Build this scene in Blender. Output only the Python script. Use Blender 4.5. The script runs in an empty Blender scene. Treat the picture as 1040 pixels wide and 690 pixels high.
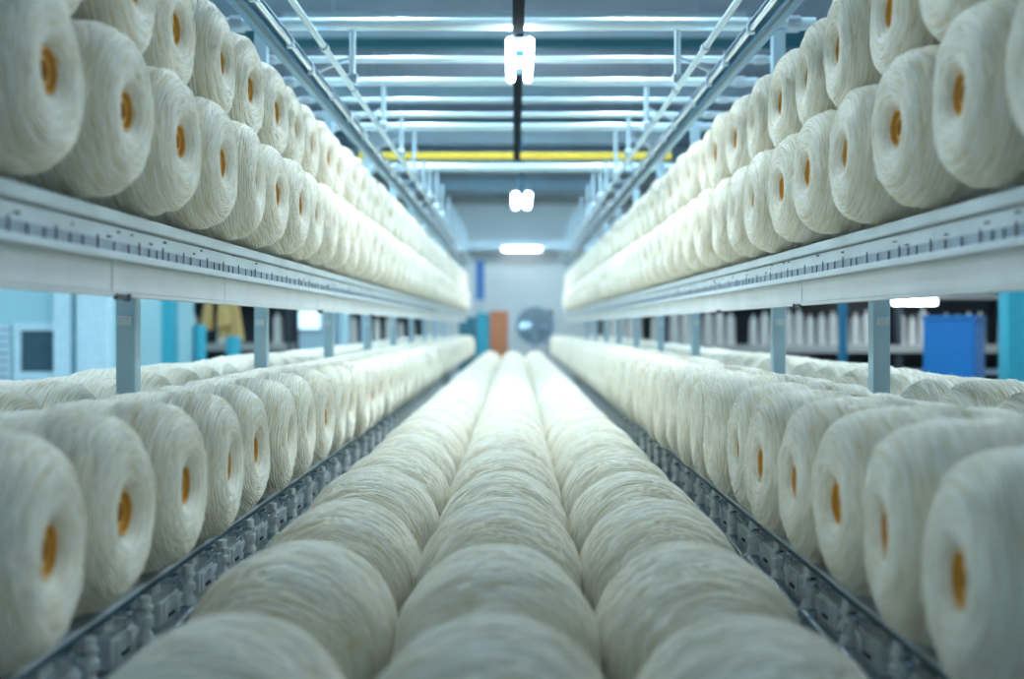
import bpy, bmesh, math, random
import numpy as np
from mathutils import Vector, Matrix
PI = math.pi
random.seed(7)
rng = np.random.RandomState(11)
scn = bpy.context.scene
COL = scn.collection
F = 1180.0          # focal length in pixels of the 1040 wide frame
VPX, VPY = 523.0, 331.0

# ------------------------------------------------------------------ materials
def mat(name, col, rough=0.5, metal=0.0, noise=0.06, nscale=18.0, bump=0.0, emis=None, estr=0.0, coords='Object'):
    m = bpy.data.materials.new(name); m.use_nodes = True
    nt = m.node_tree; b = nt.nodes['Principled BSDF']
    b.inputs['Roughness'].default_value = rough
    b.inputs['Metallic'].default_value = metal
    tc = nt.nodes.new('ShaderNodeTexCoord')
    n = nt.nodes.new('ShaderNodeTexNoise'); n.inputs['Scale'].default_value = nscale; n.inputs['Detail'].default_value = 5
    nt.links.new(tc.outputs[coords], n.inputs['Vector'])
    r = nt.nodes.new('ShaderNodeValToRGB')
    r.color_ramp.elements[0].position = 0.3; r.color_ramp.elements[1].position = 0.7
    r.color_ramp.elements[0].color = tuple(c * (1 - noise) for c in col) + (1,)
    r.color_ramp.elements[1].color = tuple(min(1, c * (1 + noise)) for c in col) + (1,)
    nt.links.new(n.outputs['Fac'], r.inputs['Fac'])
    nt.links.new(r.outputs['Color'], b.inputs['Base Color'])
    if bump:
        bp = nt.nodes.new('ShaderNodeBump'); bp.inputs['Strength'].default_value = bump
        bp.inputs['Distance'].default_value = 0.002
        nt.links.new(n.outputs['Fac'], bp.inputs['Height']); nt.links.new(bp.outputs['Normal'], b.inputs['Normal'])
    if emis:
        b.inputs['Emission Color'].default_value = emis + (1,)
        b.inputs['Emission Strength'].default_value = estr
    return m

def yarn_material():
    m = bpy.data.materials.new('cream_yarn'); m.use_nodes = True
    nt = m.node_tree; N = nt.nodes; L = nt.links
    b = N['Principled BSDF']; b.inputs['Roughness'].default_value = 0.85
    b.inputs['Specular IOR Level'].default_value = 0.25
    b.inputs['Sheen Weight'].default_value = 0.35; b.inputs['Sheen Roughness'].default_value = 0.5
    uv = N.new('ShaderNodeUVMap'); uv.uv_map = 'UVMap'
    mp = N.new('ShaderNodeMapping'); mp.inputs['Scale'].default_value = (9, 260, 1)
    mp.inputs['Rotation'].default_value = (0, 0, 0.0)
    L.new(uv.outputs['UV'], mp.inputs['Vector'])
    n = N.new('ShaderNodeTexNoise'); n.inputs['Scale'].default_value = 1.0; n.inputs['Detail'].default_value = 4
    n.inputs['Distortion'].default_value = 0.6
    L.new(mp.outputs['Vector'], n.inputs['Vector'])
    mp2 = N.new('ShaderNodeMapping'); mp2.inputs['Scale'].default_value = (60, 1500, 1)
    L.new(uv.outputs['UV'], mp2.inputs['Vector'])
    n2 = N.new('ShaderNodeTexNoise'); n2.inputs['Scale'].default_value = 1.0; n2.inputs['Detail'].default_value = 3
    L.new(mp2.outputs['Vector'], n2.inputs['Vector'])
    r = N.new('ShaderNodeValToRGB')
    r.color_ramp.elements[0].position = 0.30; r.color_ramp.elements[1].position = 0.56
    r.color_ramp.elements[0].color = (0.69, 0.57, 0.33, 1)
    r.color_ramp.elements[1].color = (0.91, 0.875, 0.775, 1)
    L.new(n.outputs['Fac'], r.inputs['Fac']); L.new(r.outputs['Color'], b.inputs['Base Color'])
    bp = N.new('ShaderNodeBump'); bp.inputs['Strength'].default_value = 0.55; bp.inputs['Distance'].default_value = 0.0016
    ad = N.new('ShaderNodeMath'); ad.operation = 'ADD'
    L.new(n.outputs['Fac'], ad.inputs[0]); L.new(n2.outputs['Fac'], ad.inputs[1])
    L.new(ad.outputs[0], bp.inputs['Height']); L.new(bp.outputs['Normal'], b.inputs['Normal'])
    return m

M = {}
M['yarn'] = yarn_material()
M['core'] = mat('amber_core', (0.72, 0.36, 0.05), 0.45)
M['bore'] = mat('bore_shade_dark', (0.05, 0.03, 0.02), 0.7)  # near-black, stands in for shade in the hollow core
M['whitemetal'] = mat('painted_steel_white', (0.60, 0.68, 0.72), 0.42, 0.0, 0.08, 9, 0.2)
M['beamface'] = mat('painted_steel_cream', (0.66, 0.68, 0.68), 0.5, 0.0, 0.07, 7, 0.2)
M['strip'] = mat('grey_scale_strip', (0.30, 0.37, 0.45), 0.5, 0.0, 0.12, 30)
M['tick'] = mat('dark_mark', (0.03, 0.04, 0.05), 0.6)
M['post'] = mat('pale_blue_post_paint', (0.42, 0.60, 0.70), 0.35, 0.2, 0.05, 8)
M['steel'] = mat('brushed_steel', (0.55, 0.66, 0.74), 0.28, 0.85, 0.08, 25)
M['chrome'] = mat('chrome', (0.75, 0.80, 0.84), 0.12, 1.0, 0.03, 20)
M['rail'] = mat('blue_steel_rail', (0.03, 0.19, 0.32), 0.3, 0.25, 0.15, 20)
M['darkrail'] = mat('dark_rail', (0.015, 0.08, 0.13), 0.35, 0.5)
M['beam'] = mat('crossbeam_paint', (0.56, 0.72, 0.80), 0.28, 0.35, 0.05, 6)
M['teal'] = mat('teal_beam_paint', (0.06, 0.22, 0.27), 0.4, 0.2)
M['yellow'] = mat('yellow_paint', (0.75, 0.55, 0.05), 0.5)
M['castwhite'] = mat('cast_white_housing', (0.80, 0.85, 0.86), 0.38, 0.1, 0.08, 30, 0.3)
M['ceiling'] = mat('ceiling_panel', (0.26, 0.33, 0.40), 0.8, 0, 0.08, 0.8)
M['wall'] = mat('plaster_wall', (0.66, 0.66, 0.63), 0.8, 0, 0.04, 1.2)
M['bluewall'] = mat('pale_cyan_wall', (0.36, 0.62, 0.66), 0.6, 0, 0.05, 1.5)
M['floor'] = mat('concrete_floor', (0.23, 0.28, 0.32), 0.45, 0, 0.12, 3)
M['winglass'] = mat('dark_window_glass', (0.05, 0.10, 0.12), 0.15)
M['frame'] = mat('pale_frame', (0.55, 0.74, 0.80), 0.5)
M['cyan'] = mat('cyan_column_paint', (0.04, 0.36, 0.46), 0.45)
M['blue'] = mat('blue_cabinet_paint', (0.004, 0.15, 0.42), 0.4)
M['black'] = mat('black_metal', (0.025, 0.035, 0.045), 0.5)
M['tan'] = mat('tan_fabric', (0.50, 0.33, 0.12), 0.8)
M['orange'] = mat('rust_orange_board', (0.55, 0.20, 0.09), 0.6)
M['greybob'] = mat('grey_bobbin', (0.56, 0.54, 0.50), 0.7)
M['shelf'] = mat('tan_grey_shelf', (0.36, 0.35, 0.32), 0.6)
M['tube'] = mat('lit_tube', (1, 1, 1), 0.4, emis=(0.86, 0.96, 1.0), estr=14.0)
M['striptube'] = mat('lit_strip', (1, 1, 1), 0.4, emis=(0.92, 0.97, 1.0), estr=4.0)
M['conduit'] = mat('dark_conduit_paint', (0.006, 0.014, 0.022), 0.9)
M['conduit'].node_tree.nodes['Principled BSDF'].inputs['Specular IOR Level'].default_value = 0.1
M['glasspane'] = mat('bright_window_pane', (0.6, 0.85, 0.95), 0.3, emis=(0.55, 0.85, 1.0), estr=0.9)

# ------------------------------------------------------------------ helpers
class MB:
    def __init__(s): s.bm = bmesh.new()
    def box(s, c, d, rot=None, bev=0.0):
        r = bmesh.ops.create_cube(s.bm, size=1.0)
        vs = r['verts']
        for v in vs: v.co = Vector((v.co.x * d[0], v.co.y * d[1], v.co.z * d[2]))
        if bev > 0:
            es = list({e for v in vs for e in v.link_edges})
            o = bmesh.ops.bevel(s.bm, geom=es, offset=bev, segments=2, affect='EDGES', profile=0.5)
            vs = list({v for f in o['faces'] for v in f.verts} | {v for v in vs if v.is_valid})
        m = Matrix.Translation(Vector(c))
        if rot is not None: m = m @ rot.to_4x4()
        for v in vs: v.co = m @ v.co
        return s
    def span(s, a, b, bev=0.0):
        c = [(a[i] + b[i]) / 2 for i in range(3)]; d = [abs(b[i] - a[i]) for i in range(3)]
        return s.box(c, d, bev=bev)
    def tube(s, a, b, r, r2=None, seg=16):
        a = Vector(a); b = Vector(b); d = b - a
        q = d.to_track_quat('Z', 'Y').to_matrix().to_4x4()
        m = Matrix.Translation((a + b) / 2) @ q
        bmesh.ops.create_cone(s.bm, cap_ends=True, segments=seg, radius1=r, radius2=r if r2 is None else r2, depth=d.length, matrix=m)
        return s
    def lathe_x(s, prof, seg=32):
        rings = []
        for (x, r) in prof:
            rings.append([s.bm.verts.new((x, r * math.cos(2 * PI * k / seg), r * math.sin(2 * PI * k / seg))) for k in range(seg)])
        for i in range(len(rings) - 1):
            for k in range(seg):
                s.bm.faces.new((rings[i][k], rings[i][(k + 1) % seg], rings[i + 1][(k + 1) % seg], rings[i + 1][k]))
        return s
    def build(s, name, m, parent=None, smooth=False, loc=(0, 0, 0)):
        bmesh.ops.recalc_face_normals(s.bm, faces=s.bm.faces)
        me = bpy.data.meshes.new(name); s.bm.to_mesh(me); s.bm.free()
        me.materials.append(m)
        if smooth:
            me.polygons.foreach_set('use_smooth', [True] * len(me.polygons))
            try: me.set_sharp_from_angle(angle=math.radians(40))
            except Exception: pass
        o = bpy.data.objects.new(name, me); COL.objects.link(o); o.location = loc
        if parent: o.parent = parent
        return o

def tag(o, label=None, cat=None, group=None, kind=None):
    if label: o['label'] = label
    if cat: o['category'] = cat
    if group: o['group'] = group
    if kind: o['kind'] = kind
    return o
def empty(name, loc, label, cat, group=None, rz=0):
    o = bpy.data.objects.new(name, None); COL.objects.link(o); o.empty_display_size = 0.05
    o.location = loc; o.rotation_euler = (0, 0, rz)
    return tag(o, label, cat, group)
def copy_tree(o, parent=None):
    c = o.copy(); COL.objects.link(c)
    if parent: c.parent = parent
    for ch in [x for x in COL.objects if x.parent == o]:
        copy_tree(ch, c)
    return c
ONES = ['', 'first', 'second', 'third', 'fourth', 'fifth', 'sixth', 'seventh', 'eighth', 'ninth', 'tenth', 'eleventh', 'twelfth',
        'thirteenth', 'fourteenth', 'fifteenth', 'sixteenth', 'seventeenth', 'eighteenth', 'nineteenth']
TENS = {2: ('twentieth', 'twenty'), 3: ('thirtieth', 'thirty'), 4: ('fortieth', 'forty'), 5: ('fiftieth', 'fifty'), 6: ('sixtieth', 'sixty')}
def ordw(n):
    if n < 20: return ONES[n]
    t, u = divmod(n, 10)
    return TENS[t][0] if u == 0 else TENS[t][1] + '-' + ONES[u]

# ------------------------------------------------------------------ yarn packages (wound strands as real relief)
def resample(pts, step_fn):
    """fine curve through points with variable step; returns x,r,s"""
    P = np.array(pts, float)
    # smooth by Catmull-Rom sampling
    out = []
    Q = np.vstack([2 * P[0] - P[1], P, 2 * P[-1] - P[-2]])
    for i in range(1, len(Q) - 2):
        for t in np.linspace(0, 1, 60, endpoint=False):
            a, b, c, d = Q[i - 1], Q[i], Q[i + 1], Q[i + 2]
            out.append(0.5 * ((2 * b) + (-a + c) * t + (2 * a - 5 * b + 4 * c - d) * t * t + (-a + 3 * b - 3 * c + d) * t ** 3))
    out.append(P[-1]); out = np.array(out)
    seg = np.linalg.norm(np.diff(out, axis=0), axis=1); S = np.concatenate([[0], np.cumsum(seg)])
    s = [0.0]
    while s[-1] < S[-1]: s.append(s[-1] + step_fn(s[-1], S[-1]))
    s = np.array(s); s[-1] = S[-1]
    return np.interp(s, S, out[:, 0]), np.interp(s, S, out[:, 1]), s

def smooth_noise(A, S, na, ls, seed, amp=1.0):
    """periodic in angle, band limited"""
    r = np.random.RandomState(seed); h = np.zeros_like(A)
    for k in range(7):
        m = r.randint(0, na + 1); ph = r.rand() * 2 * PI; w = (r.rand() - 0.5) * 2 / ls
        h += np.cos(m * A + 2 * PI * w * S + ph)
    return amp * h / 7 ** 0.5

def yarn_mesh(name, prof, na, step, seed, relief=1.0, lam=0.0052, squash=1.0, fibres=0):
    x, r, s = resample(prof, step)
    a = np.linspace(0, 2 * PI, na, endpoint=False)
    A, S = np.meshgrid(a, s); X = np.repeat(x[:, None], na, 1); R = np.repeat(r[:, None], na, 1)
    rr = np.random.RandomState(seed)
    if relief > 0:
        w1 = smooth_noise(A, S, 5, 0.09, seed + 1, 0.9); w2 = smooth_noise(A, S, 4, 0.11, seed + 2, 0.9)
        w3 = smooth_noise(A, S, 11, 0.05, seed + 3, 0.55)
        def strand(ph):                       # rounded strands with narrow grooves
            f = (ph % 1.0) * 2 - 1
            return np.sqrt(np.clip(1 - f * f, 0, 1))
        h1 = strand(S / lam + 5 * A / (2 * PI) + 1.1 * w1 + 0.35 * w3)
        h2 = strand(S / (lam * 1.15) - 7 * A / (2 * PI) + 1.0 * w2 - 0.4 * w3)
        h3 = strand(S / (lam * 0.85) + 2 * A / (2 * PI) + 1.3 * w3 + 0.5 * w2)
        k1 = 0.45 * smooth_noise(A, S, 7, 0.045, seed + 4); k2 = 0.45 * smooth_noise(A, S, 7, 0.045, seed + 5)
        k3 = 0.45 * smooth_noise(A, S, 6, 0.04, seed + 6) - 0.1
        H = np.maximum(np.maximum(h1 + k1, h2 + k2), h3 + k3) - 1.0
        B = strand(S / 0.0165 + 3 * A / (2 * PI) + 0.9 * w2 + 0.4 * w3) * 0.9 + smooth_noise(A, S, 3, 0.02, seed + 7) * 0.3
        big = smooth_noise(A, S, 3, 0.2, seed + 8)
        soft = np.clip((R - 0.045) / 0.065, 0.35, 1.0)          # end faces are wound finer and flatter
        disp = relief * soft * (0.0044 * H + 0.0020 * B + 0.0015 * big)
        fade = np.clip((R - 0.034) / 0.02, 0.0, 1.0); disp = disp * fade
    else:
        big = smooth_noise(A, S, 3, 0.2, seed + 8)
        stripe = np.abs(np.cos(PI * S / 0.011 + 2 * A)) ** 0.7
        disp = 0.0012 * big * np.clip((R - 0.034) / 0.02, 0, 1) + 0.0022 * stripe * np.clip((R - 0.034) / 0.02, 0, 1)
    dx = np.gradient(x); dr = np.gradient(r); ln = np.hypot(dx, dr) + 1e-9
    nx = (dr / ln)[:, None]; nr = (-dx / ln)[:, None]
    Xd = X + disp * nx; Rd = R + disp * nr
    V = np.stack([Xd, Rd * np.cos(A) * squash, Rd * np.sin(A)], -1).reshape(-1, 3)
    Vb = V
    ns = len(s)
    i = np.arange(ns - 1)[:, None] * na; j = np.arange(na)[None, :]; j2 = (j + 1) % na
    Fq = np.stack([i + j, i + j2, i + na + j2, i + na + j], -1).reshape(-1, 4)[:, ::-1]
    j_ = j; ju = np.broadcast_to(j, (ns - 1, na)); U0 = ju / na; U1 = (ju + 1) / na
    s0 = np.broadcast_to(s[:-1, None], (ns - 1, na)); s1 = np.broadcast_to(s[1:, None], (ns - 1, na))
    UV = np.stack([np.stack([U0, s0], -1), np.stack([U1, s0], -1), np.stack([U1, s1], -1), np.stack([U0, s1], -1)], 2)[:, :, ::-1, :].reshape(-1, 2)
    if fibres:
        G = V.reshape(ns, na, 3); fv = []; ff = []; fu = []; base = len(V)
        for _ in range(fibres):
            ia = rr.randint(0, na); is0 = rr.randint(int(ns * 0.12), int(ns * 0.85)); n = 6
            da = rr.uniform(3, 9) * rr.choice((-1, 1)) / 6 * 1.6; ds = rr.uniform(-4, 4) / 6 * 2; hgt = rr.uniform(0.0015, 0.006); lift = rr.uniform(0.3, 1)
            for k in range(n + 1):
                p = G[int(np.clip(is0 + ds * k, 1, ns - 2)), int(ia + da * k) % na]
                q = p.copy(); rad_ = math.hypot(p[1], p[2]); h = hgt * (math.sin(PI * k / n) if lift < 0.7 else k / n)
                q[1] *= 1 + h / rad_; q[2] *= 1 + h / rad_
                fv.append(q - (0.00022, 0, 0)); fv.append(q + (0.00022, 0, 0))
                if k < n:
                    b0 = base + len(fv) - 2; ff.append((b0, b0 + 1, b0 + 3, b0 + 2)); fu += [(ia / na, s[is0])] * 4
        V = np.vstack([V, np.array(fv)]); Fq = np.vstack([Fq, np.array(ff)]); UV = np.vstack([UV, np.array(fu)])
    me = bpy.data.meshes.new(name)
    me.vertices.add(len(V)); me.vertices.foreach_set('co', V.ravel())
    nf = len(Fq); me.loops.add(nf * 4); me.polygons.add(nf)
    me.loops.foreach_set('vertex_index', Fq.ravel().astype(np.int32))
    me.polygons.foreach_set('loop_start', (np.arange(nf) * 4).astype(np.int32))
    me.polygons.foreach_set('use_smooth', np.ones(nf, bool))
    uvl = me.uv_layers.new(name='UVMap')
    uvl.data.foreach_set('uv', UV.reshape(-1).astype(np.float32))
    me.update(calc_edges=True); me.validate()
    me.materials.append(M['yarn'])
    me['maxr'] = float(np.abs(Vb[:, 2]).max() if squash != 1.0 else np.hypot(Vb[:, 1], Vb[:, 2]).max())
    return me, V, Fq, UV

# side packages: aisle-facing end at x = 0 (normal +X), body runs to -X
def cheese(L):
    return [(-0.040, 0.0295), (-0.020, 0.031), (-0.012, 0.034), (-0.0045, 0.043), (-0.001, 0.055), (0.0, 0.070), (-0.003, 0.088), (-0.012, 0.106),
            (-0.028, 0.119), (-0.052, 0.1265), (-0.09, 0.130), (-L * 0.6, 0.130), (-L + 0.05, 0.126), (-L + 0.022, 0.117), (-L + 0.006, 0.098),
            (-L, 0.07), (-L + 0.008, 0.04), (-L + 0.03, 0.031)]
fine = lambda s, T: 0.00105 if s < T * 0.80 else 0.004
mid = lambda s, T: 0.0022
low = lambda s, T: 0.009
def barrel(L, R):
    P = []
    n = 26
    for i in range(n + 1):
        t = -1 + 2 * i / n
        P.append((-t * L / 2, max(0.034, R * (1 - abs(t) ** 2.5) ** 0.46)))
    P[0] = (L / 2 - 0.004, 0.034); P[-1] = (-L / 2 + 0.004, 0.034)
    P.insert(0, (L / 2 - 0.03, 0.031)); P.append((-L / 2 + 0.03, 0.031))
    return P
L_S, L_R = 0.25, 0.29
near_side = [yarn_mesh('yarn_body', cheese(L_S), 300, fine, 100 + 17 * k, fibres=700)[0] for k in range(4)]
near_right = [yarn_mesh('yarn_body', cheese(L_R), 300, fine, 300 + 17 * k, squash=0.9, fibres=700)[0] for k in range(4)]
mid_side = [yarn_mesh('yarn_body', cheese(L_S), 120, mid, 500 + k, relief=1.0, lam=0.0065)[0] for k in range(2)]
mid_right = [yarn_mesh('yarn_body', cheese(L_R), 120, mid, 540 + k, relief=1.0, lam=0.0065, squash=0.9)[0] for k in range(2)]
BL, BR = 0.43, 0.139
near_bar = [yarn_mesh('yarn_body', barrel(BL, BR), 320, lambda s, T: 0.0012, 700 + 13 * k, relief=1.0, fibres=1100)[0] for k in range(3)]
mid_bar = [yarn_mesh('yarn_body', barrel(BL, BR), 140, mid, 760 + k, relief=1.0, lam=0.0065)[0] for k in range(2)]
LOW_S = yarn_mesh('tmp', cheese(L_S), 36, low, 900, relief=0)
LOW_R = yarn_mesh('tmp', cheese(L_R), 36, low, 901, relief=0, squash=0.9)
LOW_B = yarn_mesh('tmp', barrel(BL, BR), 36, low, 902, relief=0)

def core_mesh(L, seg=28):
    b = MB()
    b.lathe_x([(-L + 0.02, 0.0300), (-0.016, 0.0300), (-0.0125, 0.0295), (-0.012, 0.027), (-0.020, 0.0255), (-0.022, 0.020), (-0.017, 0.018), (-0.017, 0.0135), (-0.05, 0.012), (-L + 0.02, 0.012), (-L + 0.02, 0.03)], seg)
    o = b.build('core_tube', M['core'], None, True); me = o.data; bpy.data.objects.remove(o)
    return me
CORE_S = core_mesh(L_S); CORE_R = core_mesh(L_R)
def bore_mesh(L):  # dark plug filling the core, its colour stands for the shade inside
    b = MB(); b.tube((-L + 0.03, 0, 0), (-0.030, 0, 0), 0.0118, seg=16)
    o = b.build('bore_shade', M['bore'], None, True); me = o.data; bpy.data.objects.remove(o); return me
BORE_S = bore_mesh(L_S); BORE_R = bore_mesh(L_R)
def core_bar():
    b = MB(); h = BL / 2
    b.lathe_x([(h - 0.012, 0.026), (h - 0.010, 0.0308), (-h + 0.010, 0.0308), (-h + 0.012, 0.026), (h - 0.012, 0.026)], 24)
    o = b.build('core_tube', M['core'], None, True); me = o.data; bpy.data.objects.remove(o); return me
CORE_B = core_bar()

TRAY_Z = -0.382; DECK_Z = 0.176; BED_Z = -0.600
END = 14.3
rows = [
 dict(k='LL', side=-1, x=0.495, y0=1.262, s=0.2575, base=TRAY_Z, sc=1.0, right=False, txt='in the lower left front row', group='yarn bobbins in the lower left front row', jy=4),
 dict(k='LB', side=-1, x=0.87, y0=1.60, s=0.262, base=TRAY_Z, sc=1.0, right=False, txt='in the lower left back row', group='yarn bobbins in the lower left back row', jy=3),
 dict(k='RL', side=1, x=0.43, y0=1.135, s=0.236, base=TRAY_Z, sc=1.0, right=True, txt='in the lower right front row', group='yarn bobbins in the lower right front row', jy=4),
 dict(k='RB', side=1, x=0.87, y0=1.55, s=0.262, base=TRAY_Z, sc=1.0, right=False, txt='in the lower right back row', group='yarn bobbins in the lower right back row', jy=3),
 dict(k='LU', side=-1, x=0.545, y0=1.40 , s=0.264, base=DECK_Z, sc=0.955, right=False, txt='on the upper left shelf, bottom tier', group='yarn bobbins in the upper left shelf bottom tier', jy=4),
 dict(k='LT', side=-1, x=0.575, y0=1.497, s=0.264, base=DECK_Z + 0.215, sc=0.955, right=False, txt='on the upper left shelf, top tier', group='yarn bobbins in the upper left shelf top tier', jy=4),
 dict(k='RU', side=1, x=0.577, y0=1.275, s=0.262, base=DECK_Z, sc=0.955, right=False, txt='on the upper right shelf, bottom tier', group='yarn bobbins in the upper right shelf bottom tier', jy=4),
 dict(k='RT', side=1, x=0.60, y0=1.39, s=0.262, base=DECK_Z + 0.215, sc=0.955, right=False, txt='on the upper right shelf, top tier', group='yarn bobbins in the upper right shelf top tier', jy=4),
 dict(k='CL', side=0, x=-0.302, y0=1.19, s=0.42, base=BED_Z, sc=1.0, txt='in the left column of the middle bed', group='long yarn bobbins in the middle bed left column', jy=1),
 dict(k='CC', side=0, x=-0.024, y0=1.175, s=0.42, base=BED_Z, sc=1.0, txt='in the centre column of the middle bed', group='long yarn bobbins in the middle bed centre column', jy=1),
 dict(k='CR', side=0, x=0.252, y0=1.18, s=0.42, base=BED_Z, sc=1.0, txt='in the right column of the middle bed', group='long yarn bobbins in the middle bed right column', jy=1),
]
items = []
for R in rows:
    n = 0; y = R['y0']
    while y < END:
        n += 1
        w = {'LB': 1.9, 'RB': 1.9}.get(R['k'], 1.0) * (0.8 if R['side'] == 0 else 1.0)
        items.append((y * w, n, y, R)); y += R['s']
items.sort(key=lambda t: t[0])
NEAR = 6.0
rest_V, rest_F, rest_UV = [], [], []; voff = 0
for idx, (w, n, y, R) in enumerate(items):
    sc = R['sc'] * (1 + random.uniform(-0.012, 0.008))
    rz = (0 if R['side'] < 0 else PI) + math.radians(random.uniform(-R['jy'], R['jy']))
    if R['side'] == 0: rz = -PI / 2 + math.radians(random.uniform(-1, 1))
    spin = random.uniform(0, 2 * PI)
    if R.get('right'): spin = random.choice((0, PI))
    if idx >= 300: me = (LOW_B if R['side'] == 0 else (LOW_R if R.get('right') else LOW_S))[0]
    elif R['side'] == 0:
        me = random.choice(near_bar if y < NEAR else mid_bar)
    elif R.get('right'): me = random.choice(near_right if y < NEAR else mid_right)
    else: me = random.choice(near_side if y < NEAR else mid_side)
    rad = me['maxr'] * sc
    if R['k'] in ('LT', 'RT'): rad = 0.1325 * sc
    px = (R['side'] * R['x'] if R['side'] else R['x']) + (random.uniform(-0.007, 0.007) if R['side'] else random.uniform(-0.002, 0.002))
    py = y + random.uniform(-0.006, 0.006) * (1 if R['side'] else 0.6)
    loc = Vector((px, py, R['base'] + rad + (0.0062 if R['side'] == 0 else 0.0005)))
    ry = math.radians(random.uniform(-1.2, 1.2))
    if idx >= 300:
        Mx = Matrix.Translation(loc) @ Matrix.Rotation(rz, 4, 'Z') @ Matrix.Rotation(spin, 4, 'X') @ Matrix.Scale(sc, 4)
        src = LOW_B if R['side'] == 0 else (LOW_R if R.get('right') else LOW_S)
        V = src[1]; A = np.array(Mx); V2 = V @ A[:3, :3].T + A[:3, 3]
        rest_V.append(V2); rest_F.append(src[2] + voff); rest_UV.append(src[3].reshape(-1, 2)); voff += len(V2)
        continue
    o = bpy.data.objects.new('yarn_bobbin', me); COL.objects.link(o)
    o.location = loc; o.rotation_euler = (spin, ry, rz); o.scale = (sc,) * 3
    if R['side'] == 0: lab = 'long cream yarn bobbin, %s from the camera %s' % (ordw(n), R['txt'])
    else: lab = 'cream yarn bobbin, %s from the camera %s' % (ordw(n), R['txt'])
    tag(o, lab, 'yarn bobbin', R['group'])
    if y < 7.5:
        c = bpy.data.objects.new('core_tube', CORE_B if R['side'] == 0 else (CORE_R if R.get('right') else CORE_S)); COL.objects.link(c)
        c.parent = o
        if R['k'] not in ('LB', 'RB'): c['label'] = 'amber core tube'
        if R['side'] != 0:
            d = bpy.data.objects.new('bore_shade', BORE_R if R.get('right') else BORE_S); COL.objects.link(d); d.parent = c
            d['label'] = 'dark plug painted as shade in the bore'
V = np.vstack(rest_V); Fq = np.vstack(rest_F); UV = np.vstack(rest_UV)
me = bpy.data.meshes.new('distant_yarn_bobbins'); me.vertices.add(len(V)); me.vertices.foreach_set('co', V.ravel())
nf = len(Fq); me.loops.add(nf * 4); me.polygons.add(nf)
me.loops.foreach_set('vertex_index', Fq.ravel().astype(np.int32)); me.polygons.foreach_set('loop_start', (np.arange(nf) * 4).astype(np.int32))
me.polygons.foreach_set('use_smooth', np.ones(nf, bool))
u = me.uv_layers.new(name='UVMap'); u.data.foreach_set('uv', UV.ravel().astype(np.float32))
me.update(calc_edges=True); me.materials.append(M['yarn'])
o = bpy.data.objects.new('distant_yarn_bobbins', me); COL.objects.link(o)
tag(o, 'mass of far cream yarn bobbins at the distant ends of the rows', 'yarn bobbins', kind='stuff')

# ------------------------------------------------------------------ room shell
FL = -1.30; CE = 2.95; WX0, WX1 = -6.5, 9.0; Y0, Y1 = -1.5, 22.0
def struct(name, a, b, m): 
    o = MB().span(a, b).build(name, m); o['kind'] = 'structure'; return o
struct('floor', (WX0, Y0, FL - 0.1), (WX1, Y1, FL), M['floor'])
struct('ceiling', (WX0, Y0, CE), (WX1, Y1, CE + 0.1), M['ceiling'])
struct('wall_far', (WX0, Y1, FL), (WX1, Y1 + 0.1, CE), M['wall'])
struct('wall_left', (WX0 - 0.1, Y0, FL), (WX0, Y1, CE), M['bluewall'])
struct('wall_right', (WX1, Y0, FL), (WX1 + 0.1, Y1, CE), M['wall'])
struct('wall_back', (WX0, Y0 - 0.1, FL), (WX1, Y0, CE), M['wall'])
struct('trim_1', (WX0, Y1 - 0.12, 2.30), (WX1, Y1 - 0.001, 2.42), M['shelf'])
struct('trim_2', (WX0, Y1 - 0.20, 1.42), (WX1, Y1 - 0.001, 1.60), M['whitemetal'])

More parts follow.
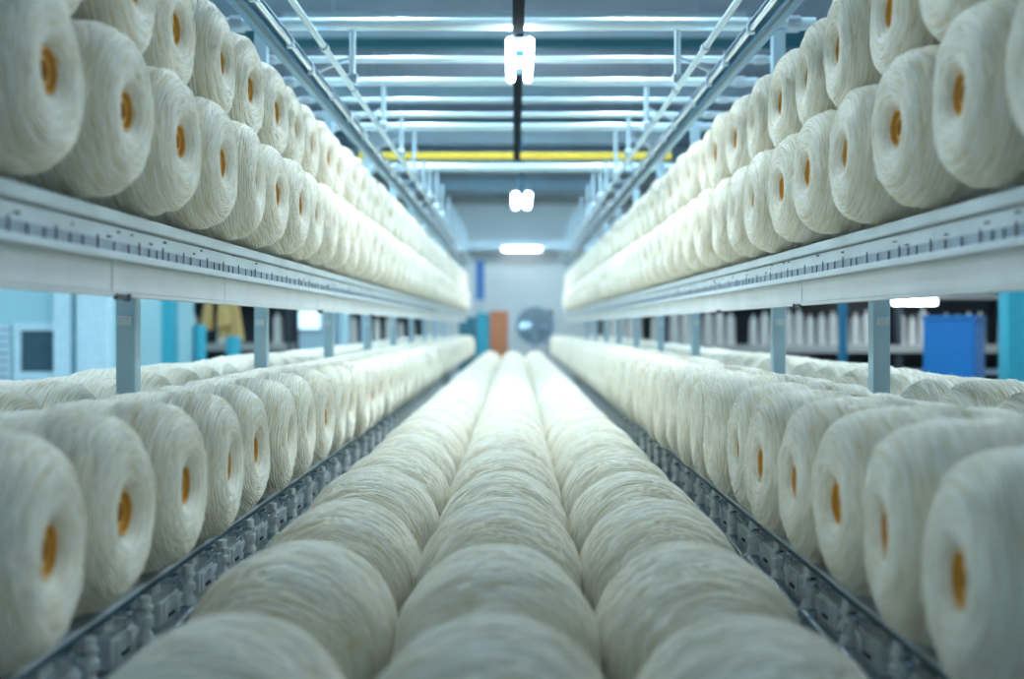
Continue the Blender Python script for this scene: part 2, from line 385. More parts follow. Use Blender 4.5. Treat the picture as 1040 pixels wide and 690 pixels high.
# ------------------------------------------------------------------ racks
def rack(side, name):
    sx = side
    # upper shelf: ledge channel + beam + deck
    fx = 0.60 if side < 0 else 0.63
    ex = 0.84 if side < 0 else 0.86
    word = 'left' if side < 0 else 'right'
    t = empty('upper_shelf', (sx * (fx + 0.1), 0.6, 0.045), 'pale painted steel shelf beam carrying the stacked bobbins on the %s' % word, 'shelf', 'upper bobbin shelves')
    ox, oy, oz = t.location
    def loc(p): return (p[0] - ox, p[1] - oy, p[2] - oz)
    def S(b, a, c, bev=0): b.span(loc((sx * a[0], a[1], a[2])), loc((sx * c[0], c[1], c[2])), bev)
    b = MB(); S(b, (fx + 0.012, 0.6, 0.168), (ex, 14.5, 0.1745)); b.build('deck', M['whitemetal'], t)
    b = MB()
    S(b, (fx, 0.6, 0.154), (fx + 0.02, 14.5, 0.174), 0.003)      # top lip
    S(b, (fx + 0.006, 0.6, 0.128), (fx + 0.02, 14.5, 0.1535))     # web
    S(b, (fx - 0.004, 0.6, 0.100), (fx + 0.02, 14.5, 0.1115), 0.002)
    b.build('ledge_channel', M['whitemetal'], t)
    b = MB(); S(b, (fx + 0.002, 0.6, 0.1120), (fx + 0.02, 14.5, 0.1275)); b.build('scale_strip', M['strip'], t)
    b = MB(); y = 0.9; i = 0
    rr = random.Random(3 + side)
    while y < 9:
        h = 0.016 if i % 3 else 0.022
        S(b, (fx - 0.0005, y, 0.112 - (0.004 if i % 3 == 0 else 0)), (fx + 0.001, y + 0.0025, 0.110 + h)); y += 0.050 + rr.uniform(-0.018, 0.018); i += 1
    for _ in range(26):
        y = rr.uniform(1.0, 5); z = rr.uniform(0.13, 0.15)
        S(b, (fx + 0.0045, y, z), (fx + 0.007, y + rr.uniform(0.006, 0.02), z + rr.uniform(0.002, 0.004)))
    S(b, (fx + 0.0045, 0.6, 0.1505), (fx + 0.007, 14.4, 0.1520))
    q = b.build('scale_marks', M['tick'], t); q['label'] = 'dark tick marks and scuffs'
    b = MB(); y = 0.6; k = 0
    joints = ([1.10, 1.765, 2.45, 3.6, 4.9, 6.2, 8.5, 14.5] if side < 0 else [1.2, 2.6, 3.6, 5.25, 6.5, 8.5, 14.5])
    prev = 0.6
    for j in joints:
        b = MB(); S(b, (fx + 0.012, prev + 0.002, 0.052), (fx + 0.034, j - 0.002, 0.0995), 0.0015)
        S(b, (fx + 0.008, prev + 0.002, 0.046), (fx + 0.038, j - 0.002, 0.0515))
        b.build('beam_panel', M['beamface'], t); prev = j
    # cross bearers under the deck
    for y in [2.36, 3.6, 4.9, 6.2, 7.5, 8.8, 10.1, 11.4, 12.7, 14.0] if side < 0 else [2.6, 3.6, 5.25, 6.5, 7.8, 9.1, 10.4, 11.7, 13.0, 14.2]:
        b = MB(); S(b, (fx + 0.036, y - 0.018, 0.125), (ex - 0.003, y + 0.018, 0.1675)); b.build('cross_bearer', M['whitemetal'], t)
    # brackets
    for y in ([1.775, 3.6, 4.9] if side < 0 else [2.6, 3.6]):
        b = MB(); S(b, (fx + 0.006, y - 0.004, 0.040), (fx + 0.012, y + 0.045, 0.049), 0.001)
        b.tube(loc((sx * (fx + 0.004), y + 0.05, 0.044)), loc((sx * (fx + 0.014), y + 0.05, 0.044)), 0.006)
        q = b.build('bracket', M['black'], t); q['label'] = 'black bolted bracket'
    # lower tray
    tx = 0.548 if side < 0 else 0.478
    t2 = empty('lower_tray', (sx * (tx + 0.2), 0.6, TRAY_Z - 0.08), 'pale steel tray table under the lower %s rows of bobbins' % word, 'tray table', 'lower tray tables')
    ox, oy, oz = t2.location
    b = MB()
    xx = 1.14 if side < 0 else 1.14
    px = 0.785 if side < 0 else 0.815
    b.span(((sx * tx) - ox, 0, TRAY_Z - 0.006 - oz), (sx * (px - 0.025) - ox, 14.0, TRAY_Z - 0.0005 - oz))
    b.span(((sx * (px + 0.025)) - ox, 0, TRAY_Z - 0.006 - oz), (sx * xx - ox, 14.0, TRAY_Z - 0.0005 - oz))
    b.build('tray_plate', M['whitemetal'], t2)
    b = MB(); b.span((sx * (tx - 0.004) - ox, 0, TRAY_Z - 0.011 - oz), (sx * (tx + 0.004) - ox, 14, TRAY_Z - 0.0065 - oz)); b.build('edge_strip', M['darkrail'], t2)
    b = MB(); b.span((sx * (tx + 0.06) - ox, 0, TRAY_Z - 0.05 - oz), (sx * (tx + 0.10) - ox, 14, TRAY_Z - 0.0065 - oz), 0.003); b.build('support_rail', M['whitemetal'], t2)
    b = MB(); b.span((sx * (tx + 0.30) - ox, 0, -1.15 - oz), (sx * (tx + 0.315) - ox, 14, -0.50 - oz)); b.build('skirt_panel', M['whitemetal'], t2)
    for y in [0.3 + 1.4 * k for k in range(10)]:
        for x in (tx + 0.23, xx - 0.04):
            b = MB(); b.span((sx * x - 0.02 - ox, y, FL - oz), (sx * x + 0.02 - ox, y + 0.04, TRAY_Z - 0.0065 - oz)); b.build('leg', M['whitemetal'], t2)
rack(-1, 'l'); rack(1, 'r')

# upright posts, floor to crossbeam
def post(side, y, n):
    px = 0.785 if side < 0 else 0.815
    word = 'left' if side < 0 else 'right'
    t = empty('rack_post', (side * px, y, FL), 'pale blue square steel post, %s from the camera behind the %s front rows' % (ordw(n), word), 'post', 'rack posts')
    H = 0.915 - FL
    b = MB(); w = 0.0195
    b.span((-w, -w, 0.012), (w, w, H), 0.003); b.build('shaft', M['post'], t)
    b = MB(); b.box((0, 0, 0.006), (0.1, 0.1, 0.012)); b.build('base_plate', M['post'], t)
    b = MB(); b.box((-side * 0.0, -w - 0.006, 0.01 - FL), (0.026, 0.012, 0.02), bev=0.002)
    b.tube((-0.008, -w - 0.014, 0.01 - FL), (-0.008, -w - 0.011, 0.01 - FL), 0.004, seg=8)
    b.build('clamp', M['whitemetal'], t)
for n, y in enumerate([2.36, 3.6, 4.9, 6.2, 7.5, 8.8, 10.1, 11.4, 12.7], 1): post(-1, y, n)
for n, y in enumerate([2.6, 3.6, 5.25, 6.5, 7.8, 9.1, 10.4, 11.7, 13.0], 1): post(1, y, n)

# middle bed carrying the long bobbins
t = empty('bobbin_bed', (-0.025, 0.9, FL), 'grey steel bed under the three middle columns of bobbins', 'bed')
b = MB(); b.span((-0.43, 0, 0.66), (0.43, 13.6, 0.699)); b.build('bed_plate', M['whitemetal'], t)
for y in [0.2 + 1.9 * k for k in range(8)]:
    for x in (-0.38, 0.38):
        b = MB(); b.span((x - 0.025, y, 0), (x + 0.025, y + 0.05, 0.66)); b.build('leg', M['whitemetal'], t)

# ------------------------------------------------------------------ traverse units beneath the lower rows
def make_unit(detail=True):
    """local +X points to the aisle, origin at the underside of the tray edge"""
    t = bpy.data.objects.new('winding_unit', None); COL.objects.link(t); t.empty_display_size = 0.03
    b = MB(); b.span((-0.12, -0.070, -0.115), (-0.035, 0.055, -0.062), 0.006)
    b.span((-0.105, -0.045, -0.063), (-0.055, 0.000, -0.008), 0.004)
    b.span((-0.036, -0.058, -0.108), (-0.032, 0.045, -0.070), 0.001)
    b.build('housing', M['castwhite'], t)
    b = MB(); b.tube((-0.040, 0.030, -0.112), (-0.040, 0.030, -0.006), 0.0065, seg=12); b.tube((-0.040, 0.030, -0.05), (-0.040, 0.030, -0.03), 0.0105, seg=12)
    b.build('guide_pin', M['steel'], t, True)
    b = MB(); b.span((-0.20, -0.1, -0.165), (-0.07, 0.118, -0.125), 0.004); b.build('gear_cover', M['whitemetal'], t)
    b = MB(); b.tube((-0.012, 0, -0.100), (-0.012, 0, -0.012), 0.0085, seg=16)
    b.tube((-0.012, 0, -0.060), (-0.012, 0, -0.046), 0.0125, seg=16)
    b.tube((-0.012, 0, -0.034), (-0.012, 0, -0.028), 0.0115, seg=16)
    b.tube((-0.012, 0, -0.086), (-0.012, 0, -0.070), 0.0140, 0.0095, seg=16)
    b.build('piston', M['castwhite'], t, True)
    b = MB(); b.box((-0.008, 0, -0.098), (0.030, 0.022, 0.020), bev=0.004)
    b.tube((0.002, 0, -0.098), (0.012, 0, -0.098), 0.0065, seg=6)
    b.build('clamp', M['steel'], t)
    b = MB(); b.tube((-0.040, -0.038, -0.026), (0.000, -0.038, -0.026), 0.004, seg=10)
    b.box((-0.022, -0.038, -0.026), (0.012, 0.016, 0.012), bev=0.002)
    b.tube((-0.03, -0.038, -0.052), (-0.006, -0.05, -0.028), 0.003, seg=8)
    q = b.build('lever', M['chrome'], t, True); 
    b = MB(); b.span((-0.030, -0.040, -0.1), (-0.0318, -0.012, -0.094))
    b.build('label_slot', M['black'], t)
    b = MB(); b.tube((-0.002, 0.012, -0.106), (-0.002, 0.212, -0.092), 0.0052, seg=12)
    b.tube((-0.002, 0.03, -0.1047), (-0.002, 0.055, -0.103), 0.0072, seg=12)
    b.tube((-0.002, 0.17, -0.0949), (-0.002, 0.195, -0.0932), 0.0072, seg=12)
    b.build('tie_rod', M['chrome'], t, True)
    return t
proto = make_unit()
first = True
for side, tx, y0, word in ((-1, 0.525, 1.02, 'left'), (1, 0.466, 1.00, 'right')):
    y = y0; n = 0
    while y < 8.6:
        n += 1
        o = proto if first else copy_tree(proto)
        first = False
        o.location = (side * tx, y, TRAY_Z - 0.0005)
        o.scale = (-side, 1, 0.86)
        tag(o, 'white winding unit with chrome rod, %s from the camera under the lower %s row' % (ordw(n), word), 'winding unit', 'winding units under the lower %s row' % word)
        y += 0.222
# ------------------------------------------------------------------ overhead frame
bd = [(3.22, 1.02, 0.022, 'teal', 'dark teal round crossbeam nearest the camera at the top edge'),
      (3.60, 0.935, 0.020, 'beam', 'bright thick crossbeam over the first tall pair of posts'),
      (4.08, 0.935, 0.0125, 'beam', 'slim bright crossbeam just behind the lit double tube lamp'),
      (4.45, 0.935, 0.016, 'beam', 'bright crossbeam, second behind the double tube lamp'),
      (4.81, 0.935, 0.0105, 'beam', 'slim crossbeam, third behind the double tube lamp'),
      (5.15, 0.935, 0.0125, 'beam', 'slim crossbeam, fourth behind the double tube lamp'),
      (5.46, 0.935, 0.018, 'beam', 'bright thick crossbeam, fifth behind the double tube lamp'),
      (6.40, 0.935, 0.018, 'yellow', 'yellow painted crossbeam over the aisle'),
      (6.86, 0.935, 0.024, 'beam', 'thick white crossbeam behind and below the yellow one')]
for y, z, r, m, lab in bd:
    b = MB()
    if m in ('yellow',): b.box((0, 0, 0), (1.72, r * 1.6, r * 2), bev=0.002)
    else:
        b.tube((-0.90, 0, 0), (0.93, 0, 0), r, seg=20)
    t = b.build('crossbeam', M[m], None, True, (0.0, y, z))
    tag(t, lab, 'beam', 'crossbeams over the aisle')
    if m == 'teal':
        for x in (-0.7, 0.7): MB().tube((x, 0, r), (x, 0, CE - z), 0.008, seg=10).build('drop_rod', M['steel'], t, True)
    if m != 'yellow':
        for x in (-0.86, 0.86):
            q = MB().tube((x - 0.02, 0, 0), (x + 0.02, 0, 0), r * 1.35, seg=16).build('collar', M['steel'], t, True)
# main track rails
for side in (-1, 1):
    word = 'left' if side < 0 else 'right'
    t = empty('track_rail', (side * 0.625, 2.0, 0.765), 'long blue steel track rail with clips running overhead on the %s' % word, 'rail', 'overhead track rails')
    b = MB(); L = 12.5
    b.span((-0.020 + side * 0.018, 0, -0.020), (0.020 + side * 0.018, L, 0.014), 0.004); b.build('channel', M['rail'], t)
    b = MB(); b.tube((-side * 0.016, 0, 0.000), (-side * 0.016, L, 0.000), 0.0085, seg=14); b.build('guide_tube', M['chrome'], t, True)
    b = MB(); b.tube((side * 0.005, 0, -0.023), (side * 0.005, L, -0.023), 0.007, seg=12); b.build('lower_tube', M['darkrail'], t, True)
    b = MB(); b.span((-0.020 - side*0.002, 0, 0.0145), (0.020 - side*0.002, L, 0.0185)); b.build('top_strip', M['steel'], t)
    y = 0.35
    while y < 7:
        b = MB(); b.box((-side * 0.016, y, 0.0), (0.022, 0.014, 0.026), bev=0.003); b.tube((-side * 0.020, y, 0.0), (-side * 0.020, y, 0.032), 0.003, seg=8)
        b.build('clip', M['steel'], t); y += random.uniform(0.28, 0.46)
    # thin guide rail nearer the centre
    t = empty('guide_rail', (side * 0.503, 2.0, 0.735), 'thin pale guide rail above the aisle, inside the %s track rail' % word, 'rail', 'thin guide rails')
    b = MB(); b.tube((0, 0, 0), (0, L, 0), 0.0085, seg=14); b.build('bar', M['beam'], t, True)
    y = 0.5
    while y < 7:
        MB().tube((0, y, 0), (0, y + 0.03, 0), 0.0125, seg=12).build('collar', M['steel'], t, True); y += 0.55
    n = 0
    for y in [3.60, 4.45, 5.15, 5.8, 6.4, 6.86, 7.45, 8.0, 8.8, 9.6, 10.4, 11.2, 12.0]:
        n += 1
        h = empty('rail_hanger', (side * 0.503, y, 0.735), 'pale vertical hanger rod, %s from the camera above the %s guide rail' % (ordw(n), word), 'hanger', 'rail hangers')
        b = MB(); b.tube((0, 0, 0.0095), (0, 0, {3.6: 0.18, 4.45: 0.1835, 5.15: 0.187, 6.4: 0.182, 6.86: 0.176}.get(y, 0.24)), 0.0095, seg=12); b.build('rod', M['beam'], h, True)
        b = MB(); b.box((0, 0, 0.03), (0.034, 0.03, 0.03), bev=0.004); b.build('clamp', M['steel'], h)
        b = MB(); b.tube((0, 0, 0.10), (side * 0.125, 0, 0.045), 0.006, seg=10); b.build('brace', M['steel'], h, True)
# dark conduit and tube lamps
t = empty('cable_conduit', (0.010, 2.2, 0.885), 'dark steel conduit running along the centre under the crossbeams', 'conduit')
b = MB(); b.span((-0.017, 0, -0.012), (0.017, 3.95, 0.012), 0.003); b.build('channel', M['conduit'], t)
for y in (1.4, 2.25, 3.26): MB().box((0, y, 0.0155), (0.04, 0.03, 0.007)).build('strap', M['steel'], t)
def lamp(loc, length, gap, r, lab, kind='double'):
    t = empty('tube_lamp', loc, lab, 'lamp', 'lit double tube lamps')
    b = MB(); b.span((-gap / 2, -0.06, 0.0), (gap / 2, 0.06, 0.018), 0.003)
    b.span((-0.012, -length / 2, 0.012), (0.012, length / 2, 0.020)); b.build('housing', M['darkrail'], t)
    for s in (-1, 1):
        b = MB(); b.tube((s * gap / 2, -length / 2, -0.002), (s * gap / 2, length / 2, -0.002), r, seg=16); b.build('tube', M['tube'], t, True)
        for e in ():
            MB().tube((s * gap / 2, e * length / 2, -0.002), (s * gap / 2, e * (length / 2 + 0.006), -0.002), r * 0.8, seg=16).build('end_cap', M['steel'], t, True)
    b = MB(); b.span((-gap / 2 + r, -0.05, -0.012), (gap / 2 - r, 0.05, -0.004)); b.build('diffuser', M['tube'], t)
    return t
lamp((0.015, 3.74, 0.8535), 0.52, 0.058, 0.0145, 'lit double tube lamp hanging under the dark conduit, nearest the camera')
t = lamp((0.075, 13.0, 1.40), 1.1, 0.135, 0.034, 'small lit double lamp far down the aisle above the glowing strip')
MB().tube((0, 0, 0.02), (0, 0, CE - 1.40), 0.012).build('drop_rod', M['darkrail'], t, True)
# far strip lamp on the wall trim
t = empty('strip_lamp', (0.13, 21.749, 1.45), 'wide glowing strip lamp on the far wall trim', 'lamp')
MB().span((-0.9, -0.05, -0.03), (0.9, 0.05, 0.05)).build('housing', M['whitemetal'], t)
MB().box((0, -0.06, -0.02), (0.72, 0.06, 0.09), bev=0.028).build('diffuser', M['striptube'], t)

# ceiling joists
for n, y in enumerate([3.6, 6.2, 8.8, 11.4, 14.0, 16.6, 19.2], 1):
    o = struct('trim_%d' % (n + 2), (WX0, y, CE - 0.22), (WX1, y + 0.14, CE), M['beam'] if n % 2 else M['teal'])
# added ceiling lamps that light the hall, kept out of the camera's sight
def added_ceil_lamp(x, y, z, L, lab, W=0.14):
    t = empty('added_ceiling_lamp', (x, y, z), lab, 'lamp', 'added ceiling strip lamps')
    b = MB(); b.span((-W / 2, -L / 2, 0), (W / 2, L / 2, 0.05)); b.build('housing', M['whitemetal'], t)
    b = MB(); b.span((-W / 2 + 0.01, -L / 2 + 0.02, -0.03), (W / 2 - 0.01, L / 2 - 0.02, -0.0005), 0.008); b.build('diffuser', M['tube'], t)
    for yy in (-L / 3, L / 3): MB().tube((0, yy, 0.05), (0, yy, CE - z), 0.006, seg=8).build('drop_rod', M['steel'], t)
    return t
def area(x, y, z, sx, sy, power, col=(0.78, 0.92, 1.0), rot=(0, 0, 0)):  # area light for the added ceiling and trough lamps
    l = bpy.data.lights.new('added_lamp_light', 'AREA'); l.shape = 'RECTANGLE'; l.size = sx; l.size_y = sy; l.energy = power; l.color = col
    o = bpy.data.objects.new('added_lamp_light', l); COL.objects.link(o); o.location = (x, y, z); o.rotation_euler = rot
    return o
COLD = (0.55, 0.81, 1.0)
P = 78
for x, word, ws in ((-2.75, 'left', ((2.8, .30), (5.6, .42), (9.5, .28), (14, .25))), (2.75, 'right', ((2.8, .30), (5.6, .42), (9.5, .28), (14, .25))),
                    (6.0, 'far right', ((7, .35), (12, .4))), (-5.0, 'far left', ((6, .34), (11, .36)))):
    for n, (y, k) in enumerate(ws, 1):
        added_ceil_lamp(x, y, 2.55, 1.6, 'added ceiling strip lamp, %s from the camera in the %s line' % (ordw(n), word))
        area(x, y, 2.50, 0.14, 1.6, P * k, COLD)
for n, (y, k) in enumerate(((3.8, .44), (6.2, .64)), 1):
    for x, word in ((-0.6, 'left'), (0.6, 'right')):
        added_ceil_lamp(x, y, 2.6, 1.6, 'added ceiling strip lamp, %s from the camera over the aisle, %s side' % (ordw(n), word))
        area(x, y, 2.55, 0.14, 1.6, P * k * 0.52, COLD)
for n, (y, k) in enumerate(((9.6, .28), (12.4, .30), (15.2, .38), (18.0, .42), (20.4, .38)), 1):  # trough lamps added for light; lower near skirt hides the glow from the camera
    t = empty('added_trough_lamp', (0, y, 2.42), 'added transverse ceiling trough lamp with skirts hiding its glow, %s beyond the crossbeams' % ordw(n), 'lamp', 'added ceiling trough lamps')
    b = MB(); b.span((-1.9, -0.09, 0.10), (1.9, 0.09, 0.14)); b.span((-1.9, -0.10, -0.06), (1.9, -0.0905, 0.14)); b.span((-1.9, 0.0905, 0), (1.9, 0.10, 0.14)); b.build('housing', M['beam'], t)
    b = MB(); b.span((-1.8, -0.05, 0.07), (1.8, 0.05, 0.095)); b.build('diffuser', M['tube'], t)
    for xx in (-1.5, 1.5): MB().tube((xx, 0, 0.14), (xx, 0, CE - 2.42), 0.006, seg=8).build('drop_rod', M['steel'], t)
    area(0, y, 2.42 + 0.065, 3.5, 0.08, P * k, COLD)

# ------------------------------------------------------------------ surroundings, left
def at(px, py, y): return ((px - VPX) * y / F, (VPY - py) * y / F)
def bspan(b, px0, px1, py0, py1, y, dy, bev=0):
    x0, z1 = at(px0, py0, y); x1, z0 = at(px1, py1, y); b.span((x0, y, z0), (x1, y + dy, z1), bev); return b
# office block on the left
t = empty('office_partition', (-4.7, 9.0, FL), 'pale cyan office partition with a small dark window behind the left racks', 'partition')
def rel(b, px0, px1, py0, py1, y, dy, o, bev=0):
    x0, z1 = at(px0, py0, y); x1, z0 = at(px1, py1, y)
    b.span((x0 - o.location.x, y - o.location.y, z0 - o.location.z), (x1 - o.location.x, y + dy - o.location.y, z1 - o.location.z), bev); return b
b = MB(); b.span((-1.75, 0, 0), (1.66, 2.0, 3.6)); b.build('wall_panel', M['bluewall'], t)
b = MB(); rel(b, 14, 68, 328, 336, 8.97, 0.028, t); rel(b, 14, 68, 378, 386, 8.97, 0.028, t); rel(b, 14, 21, 336, 378, 8.97, 0.028, t); rel(b, 61, 68, 336, 378, 8.97, 0.028, t); wf = b.build('window_frame', M['frame'], t)
b = MB(); rel(b, 21, 61, 336, 378, 8.985, 0.012, t); b.build('pane', M['winglass'], wf)
b = MB(); rel(b, -60, 10, 330, 420, 8.97, 0.028, t)
b.build('louvre', M['frame'], t)
for k in range(9):
    b = MB(); rel(b, -55, 8, 334 + k * 8, 336 + k * 8, 8.955, 0.012, t); b.build('slat', M['strip'], t)
b = MB(); b.span((1.16, -0.10, 0), (1.30, -0.002, 3.6), 0.01); b.build('pilaster', M['frame'], t)
b = MB(); b.span((1.36, -0.16, 0), (1.60, -0.002, 3.6), 0.01); b.build('pilaster', M['frame'], t)
# cyan columns
def column(px0, px1, y, lab, m='cyan', top=CE - 0.23, cat='column', name='building_column'):
    x0 = (px0 - VPX) * y / F; x1 = (px1 - VPX) * y / F
    w = x1 - x0
    t = empty(name, ((x0 + x1) / 2, y + w / 2, FL), lab, cat)
    MB().span((-w / 2, -w / 2, 0.02), (w / 2, w / 2, top - FL), 0.01).build('shaft', M[m], t)
    MB().box((0, 0, 0.01), (w + 0.1, w + 0.1, 0.02)).build('base_plate', M['steel'], t)
column(157, 176, 10.0, 'cyan column seen between the first two left posts')
column(1023, 1046, 6.0, 'cyan column at the right edge beside the blue cabinet')
column(853, 861, 9.0, 'slim blue column left of the blue cabinet', 'rail')
# blue cabinet
x0, z1 = at(952, 322, 8.0); x1, _ = at(1008, 322, 8.0)
t = empty('blue_cabinet', ((x0 + x1) / 2, 8.2, FL), 'tall bright blue cabinet behind the lower right rows', 'cabinet', rz=math.radians(0))
w = x1 - x0
t.rotation_euler = (0, 0, math.radians(-33))
MB().span((-w * 0.46, -0.16, 0.05), (w * 0.46, 0.16, z1 - FL - 0.02), 0.01).build('body', M['blue'], t)
MB().span((-w * 0.48, -0.17, z1 - FL - 0.0195), (w * 0.48, 0.17, z1 - FL + 0.01)).build('lid', M['blue'], t)
MB().span((-w * 0.40, -0.168, 0.12), (w * 0.38, -0.161, z1 - FL - 0.1)).build('door', M['blue'], t)
MB().span((-w * 0.44, -0.14, 0), (w * 0.44, 0.14, 0.0495)).build('plinth', M['black'], t)

# machines / racks with hanging bobbins, seen through the gap
def bob_rack(x0, x1, y, z_sh, lab, ncol, side, low_stuff=True, dark='black'):
    t = empty('machine_rack', ((x0 + x1) / 2, y + 0.3, FL), lab, 'machine')
    W = (x1 - x0) / 2
    zt = 0.28 - FL
    for x in np.linspace(-W, W, max(2, int((x1 - x0) / 1.2) + 1)):
        MB().span((x - 0.03, -0.25, 0), (x + 0.03, -0.19, zt + 0.1)).build('upright', M[dark], t)
        MB().span((x - 0.03, 0.19, 0), (x + 0.03, 0.25, zt + 0.1)).build('upright', M[dark], t)
    MB().span((-W, -0.30, z_sh - FL - 0.08), (W, 0.30, z_sh - FL)).build('shelf', M['shelf'], t)
    MB().span((-W, -0.27, zt), (W, 0.27, zt + 0.05)).build('top_rail', M['shelf'], t)
    MB().span((-W, 0.26, 0.3), (W, 0.28, zt)).build('back_panel', M[dark], t)
    MB().span((-W, -0.28, z_sh - FL - 0.30), (W, 0.25, z_sh - FL - 0.26)).build('shelf', M['strip'], t)
    MB().span((-W, -0.22, 0.05), (W, 0.25, z_sh - FL - 0.5)).build('machine_body', M['strip'], t)
    return t
rackR = [(1.55, 5.2, 12.0, -0.20, 'dark machine rack with grey spools behind the lower right rows', 24),
         (1.2, 3.6, 16.5, -0.20, 'farther machine rack with pale spools right of the far wall', 16)]
def spool_mesh():
    b = MB(); b.tube((0, 0, 0.0), (0, 0, 0.015), 0.05, seg=14); b.tube((0, 0, 0.015), (0, 0, 0.25), 0.044, 0.036, seg=14); b.tube((0, 0, 0.25), (0, 0, 0.29), 0.014, seg=10)
    o = b.build('spool', M['greybob'], None, True); me = o.data; bpy.data.objects.remove(o); return me
SP = spool_mesh()
def add_spools(x0, x1, y, z, n, where, grp):
    k = 0
    for i in range(n):
        x = x0 + (i + 0.5) * (x1 - x0) / n
        if random.random() < 0.16: continue
        k += 1
        o = bpy.data.objects.new('grey_spool', SP); COL.objects.link(o); o.location = (x, y, z + 0.0005); s = random.uniform(1.05, 1.35); o.scale = (s, s, s)
        tag(o, 'grey upright spool, %s from the left %s' % (ordw(k), where), 'spool', grp)
for (x0, x1, y, zs, lab, n) in rackR:
    bob_rack(x0, x1, y, zs, lab, n, 1)
add_spools(1.6, 5.15, 12.12, -0.20, 30, 'on the nearer dark rack at right', 'grey spools on the nearer right rack')
add_spools(1.25, 3.55, 16.62, -0.20, 20, 'on the farther rack at right', 'grey spools on the farther right rack')
# left machines
bob_rack(-4.6, -2.55, 13.0, -0.20, 'dark machine rack behind the left posts beside the partition', 10, -1)
add_spools(-4.5, -2.6, 13.12, -0.20, 12, 'on the left machine rack', 'grey spools on the left rack')
bob_rack(-2.3, -1.25, 15.5, -0.25, 'small dark machine rack far behind the left rows', 6, -1)
add_spools(-2.25, -1.3, 15.62, -0.25, 6, 'on the small far left rack', 'grey spools on the far left rack')
# tan bundle and cyan drums on the left
for (px, py0, py1, y, r, m, lab, nm, cat) in [
    (203, 330, 366, 11.0, 0.06, 'cyan', 'cyan cylinder beside the white roller behind the left rows', 'cyan_cylinder', 'cylinder'),
    (237, 342, 372, 11.2, 0.07, 'cyan', 'short cyan cylinder under the tan bundle', 'cyan_cylinder', 'cylinder'),
    (190, 318, 362, 11.0, 0.05, 'frame', 'white upright roller left of the cyan cylinder', 'white_roller', 'roller'),
    (350, 318, 352, 12.0, 0.05, 'frame', 'pale upright roller beyond the third left post', 'white_roller', 'roller'),
    (372, 318, 352, 12.0, 0.05, 'frame', 'pale upright roller right of the third left post', 'white_roller', 'roller')]:
    x, z1 = at(px, py0, y); _, z0 = at(px, py1, y)
    t = empty(nm, (x, y, FL), lab, cat)
    MB().tube((0, 0, z0 - FL), (0, 0, z1 - FL), r, seg=20).build('drum', M[m], t, True)
    MB().tube((0, 0, 0.0), (0, 0, z0 - FL - 0.0005), r * 0.6, seg=12).build('stand', M['black'], t, True)
# tan hanging bundle
x, z = at(225, 318, 11.5)
b = MB()
for k in range(9):
    a = random.uniform(-0.22, 0.22); b.tube((a, random.uniform(-0.05, 0.05), random.uniform(-0.30, -0.12)), (a * 0.8, 0, 0.12), 0.05, 0.03, seg=10)
b.tube((0, 0, 0.10), (0, 0, CE - z), 0.01, seg=8)
o = b.build('fabric_bundle', M['tan'], None, True, (x, 11.5, z)); tag(o, 'tan hanging fabric bundle between the first two left posts', 'fabric')
# bright interior windows in a partition at the left far side
t = empty('window_partition', (-2.9, 17.0, FL), 'pale partition with bright window seen beyond the second left post', 'partition')
b = MB(); b.span((-1.6, 0, 0), (1.35, 0.1, 3.0)); b.build('wall_panel', M['frame'], t)
b = MB(); b.span((-0.75, -0.05, 1.22), (0.1, -0.001, 1.56)); fr = b.build('window_frame', M['whitemetal'], t)
b = MB(); b.span((-0.70, -0.06, 1.26), (0.05, -0.051, 1.52)); b.build('pane', M['glasspane'], fr)
for k, x in enumerate((0.35, 0.62, 0.88, 1.15)):
    b = MB(); b.span((x, -0.09, 0), (x + 0.1, -0.001, 3.0)); b.build('pilaster', M['frame'] if k % 2 else M['cyan'], t)

# ------------------------------------------------------------------ far end
def boxobj(name, px0, px1, py0, y, dy, m, lab, cat, parts=None):
    x0, z1 = at(px0, py0, y); x1, _ = at(px1, py0, y)
    t = empty(name, ((x0 + x1) / 2, y + dy / 2, FL), lab, cat); W = (x1 - x0) / 2; H = z1 - FL
    MB().span((-W, -dy / 2, 0.04), (W, dy / 2, H), 0.008).build('body', M[m], t)
    MB().span((-W * 0.9, -dy / 2 * 0.9, 0), (W * 0.9, dy / 2 * 0.9, 0.0395)).build('plinth', M['black'], t)
    MB().span((-W * 0.86, -dy / 2 - 0.015, 0.12), (-W * 0.04, -dy / 2 - 0.001, H - 0.06)).build('door', M[m], t)
    MB().span((W * 0.04, -dy / 2 - 0.015, 0.12), (W * 0.86, -dy / 2 - 0.001, H - 0.06)).build('door', M[m], t)
    return t
boxobj('orange_cabinet', 497.5, 516, 316, 17.0, 0.4, 'orange', 'rust orange cabinet at the far left end of the aisle', 'cabinet')
boxobj('teal_cabinet', 484, 496.5, 318, 17.0, 0.4, 'cyan', 'teal cabinet left of the orange one', 'cabinet')
boxobj('dark_cabinet', 466, 483, 322, 17.2, 0.4, 'teal', 'dark teal cabinet beside the far end of the left rows', 'cabinet')
# blue banner on pole
x, z1 = at(487.5, 265, 18.0)
t = empty('blue_banner', (x, 18.0, FL), 'narrow blue banner standing behind the teal cabinet', 'banner')
MB().span((-0.07, -0.01, 1.7), (0.07, 0.01, z1 - FL)).build('cloth', mat('banner_cloth', (0.12, 0.28, 0.60), 0.8), t)
MB().tube((0, 0.02, 0.02), (0, 0.02, z1 - FL + 0.03), 0.012).build('pole', M['steel'], t, True)
MB().tube((0, 0, 0), (0, 0, 0.0195), 0.15, seg=20).build('base_plate', M['black'], t)
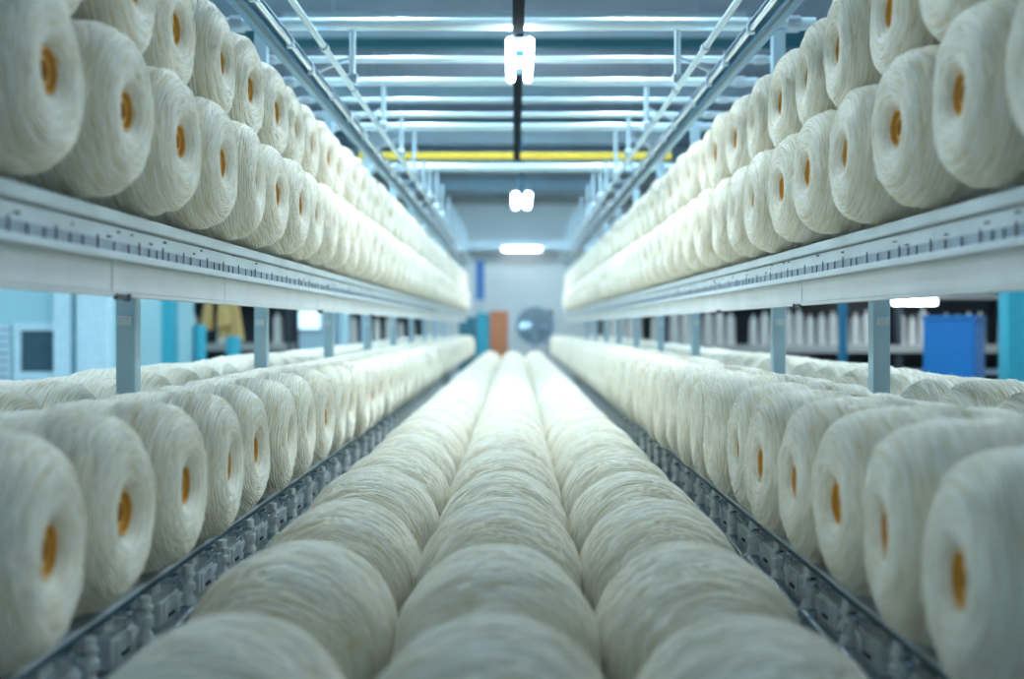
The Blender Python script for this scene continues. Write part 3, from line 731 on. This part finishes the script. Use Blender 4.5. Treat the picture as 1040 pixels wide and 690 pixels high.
# round fan
x, z = at(543, 331, 18.5)
t = empty('floor_fan', (x, 18.5, FL), 'large round grey fan on a stand at the end of the aisle', 'fan')
b = MB(); zc = z - FL
for r in (0.30, 0.24, 0.18, 0.12, 0.06):
    n = 32
    for k in range(n):
        a0 = 2 * PI * k / n; a1 = 2 * PI * (k + 1) / n
        b.tube((r * math.cos(a0), -0.06, zc + r * math.sin(a0)), (r * math.cos(a1), -0.06, zc + r * math.sin(a1)), 0.006 if r < 0.3 else 0.015, seg=6)
for k in range(16):
    a = 2 * PI * k / 16; b.tube((0, -0.06, zc), (0.3 * math.cos(a), -0.06, zc + 0.3 * math.sin(a)), 0.004, seg=5)
b.build('grille', M['steel'], t)
for k in range(4):
    a = PI / 2 * k
    m = Matrix.Rotation(a, 3, 'Y') @ Matrix.Rotation(0.4, 3, 'Z')
    b = MB(); b.box((0.14 * math.cos(-a), 0.0, zc + 0.14 * math.sin(-a) * 1.0), (0.2, 0.01, 0.11), rot=Matrix.Rotation(a, 3, 'Y') @ Matrix.Rotation(0.3, 3, 'X'), bev=0.003); b.build('blade', M['steel'], t)
MB().tube((0, 0.02, zc), (0, 0.09, zc), 0.29, seg=32).build('drum', mat('fan_drum_paint', (0.22, 0.34, 0.38), 0.5), t, True)
MB().tube((0, 0.10, 0.02), (0, 0.10, zc), 0.02, seg=12).build('pole', M['strip'], t, True)
MB().tube((0, 0.10, 0), (0, 0.10, 0.0195), 0.2, seg=24).build('base_plate', M['black'], t)
x, z = at(556, 319, 19.0)
t = empty('camera_box', (x, 19.0, z), 'small black box on a pole right of the round fan', 'box')
MB().box((0, 0, 0), (0.16, 0.2, 0.12), bev=0.01).build('body', M['black'], t)
MB().tube((0, 0, FL - z), (0, 0, -0.0605), 0.015).build('pole', M['strip'], t, True)
# lit tube on the right behind the shelf
x0, z = at(907, 306, 11.4); x1, _ = at(950, 306, 11.4)
t = empty('bench_lamp', ((x0 + x1) / 2, 11.4, z), 'glowing tube lamp under the right shelf beam above the blue cabinet', 'lamp')
W = (x1 - x0) / 2
MB().tube((-W, 0, 0), (W, 0, 0), 0.034, seg=16).build('tube', M['tube'], t, True)
MB().span((-W - 0.02, -0.05, 0.045), (W + 0.02, 0.05, 0.075)).build('housing', M['whitemetal'], t)
for s in (-1, 1): MB().tube((s * W * 0.8, 0, 0.075), (s * W * 0.8, 0, CE - z), 0.006, seg=8).build('drop_rod', M['steel'], t)

# ------------------------------------------------------------------ world, camera
w = bpy.data.worlds.new('world'); scn.world = w; w.use_nodes = True
w.node_tree.nodes['Background'].inputs[0].default_value = (0.55, 0.80, 1.0, 1); w.node_tree.nodes['Background'].inputs[1].default_value = 0.3
cam = bpy.data.cameras.new('camera'); co = bpy.data.objects.new('camera', cam); COL.objects.link(co)
cam.sensor_width = 36; cam.lens = F / 1040 * 36; co.location = (0, 0, 0); co.rotation_euler = (PI / 2, 0, 0)
cam.shift_x = -3.0 / 1040; cam.shift_y = -14.0 / 1040; cam.clip_start = 0.05
cam.dof.use_dof = True; cam.dof.focus_distance = 2.5; cam.dof.aperture_fstop = 2.2
scn.camera = co
scn.view_settings.view_transform = 'Standard'; scn.view_settings.look = 'None'; scn.view_settings.gamma = 1
scn.view_settings.use_curve_mapping = False
scn.view_settings.exposure = 0.82
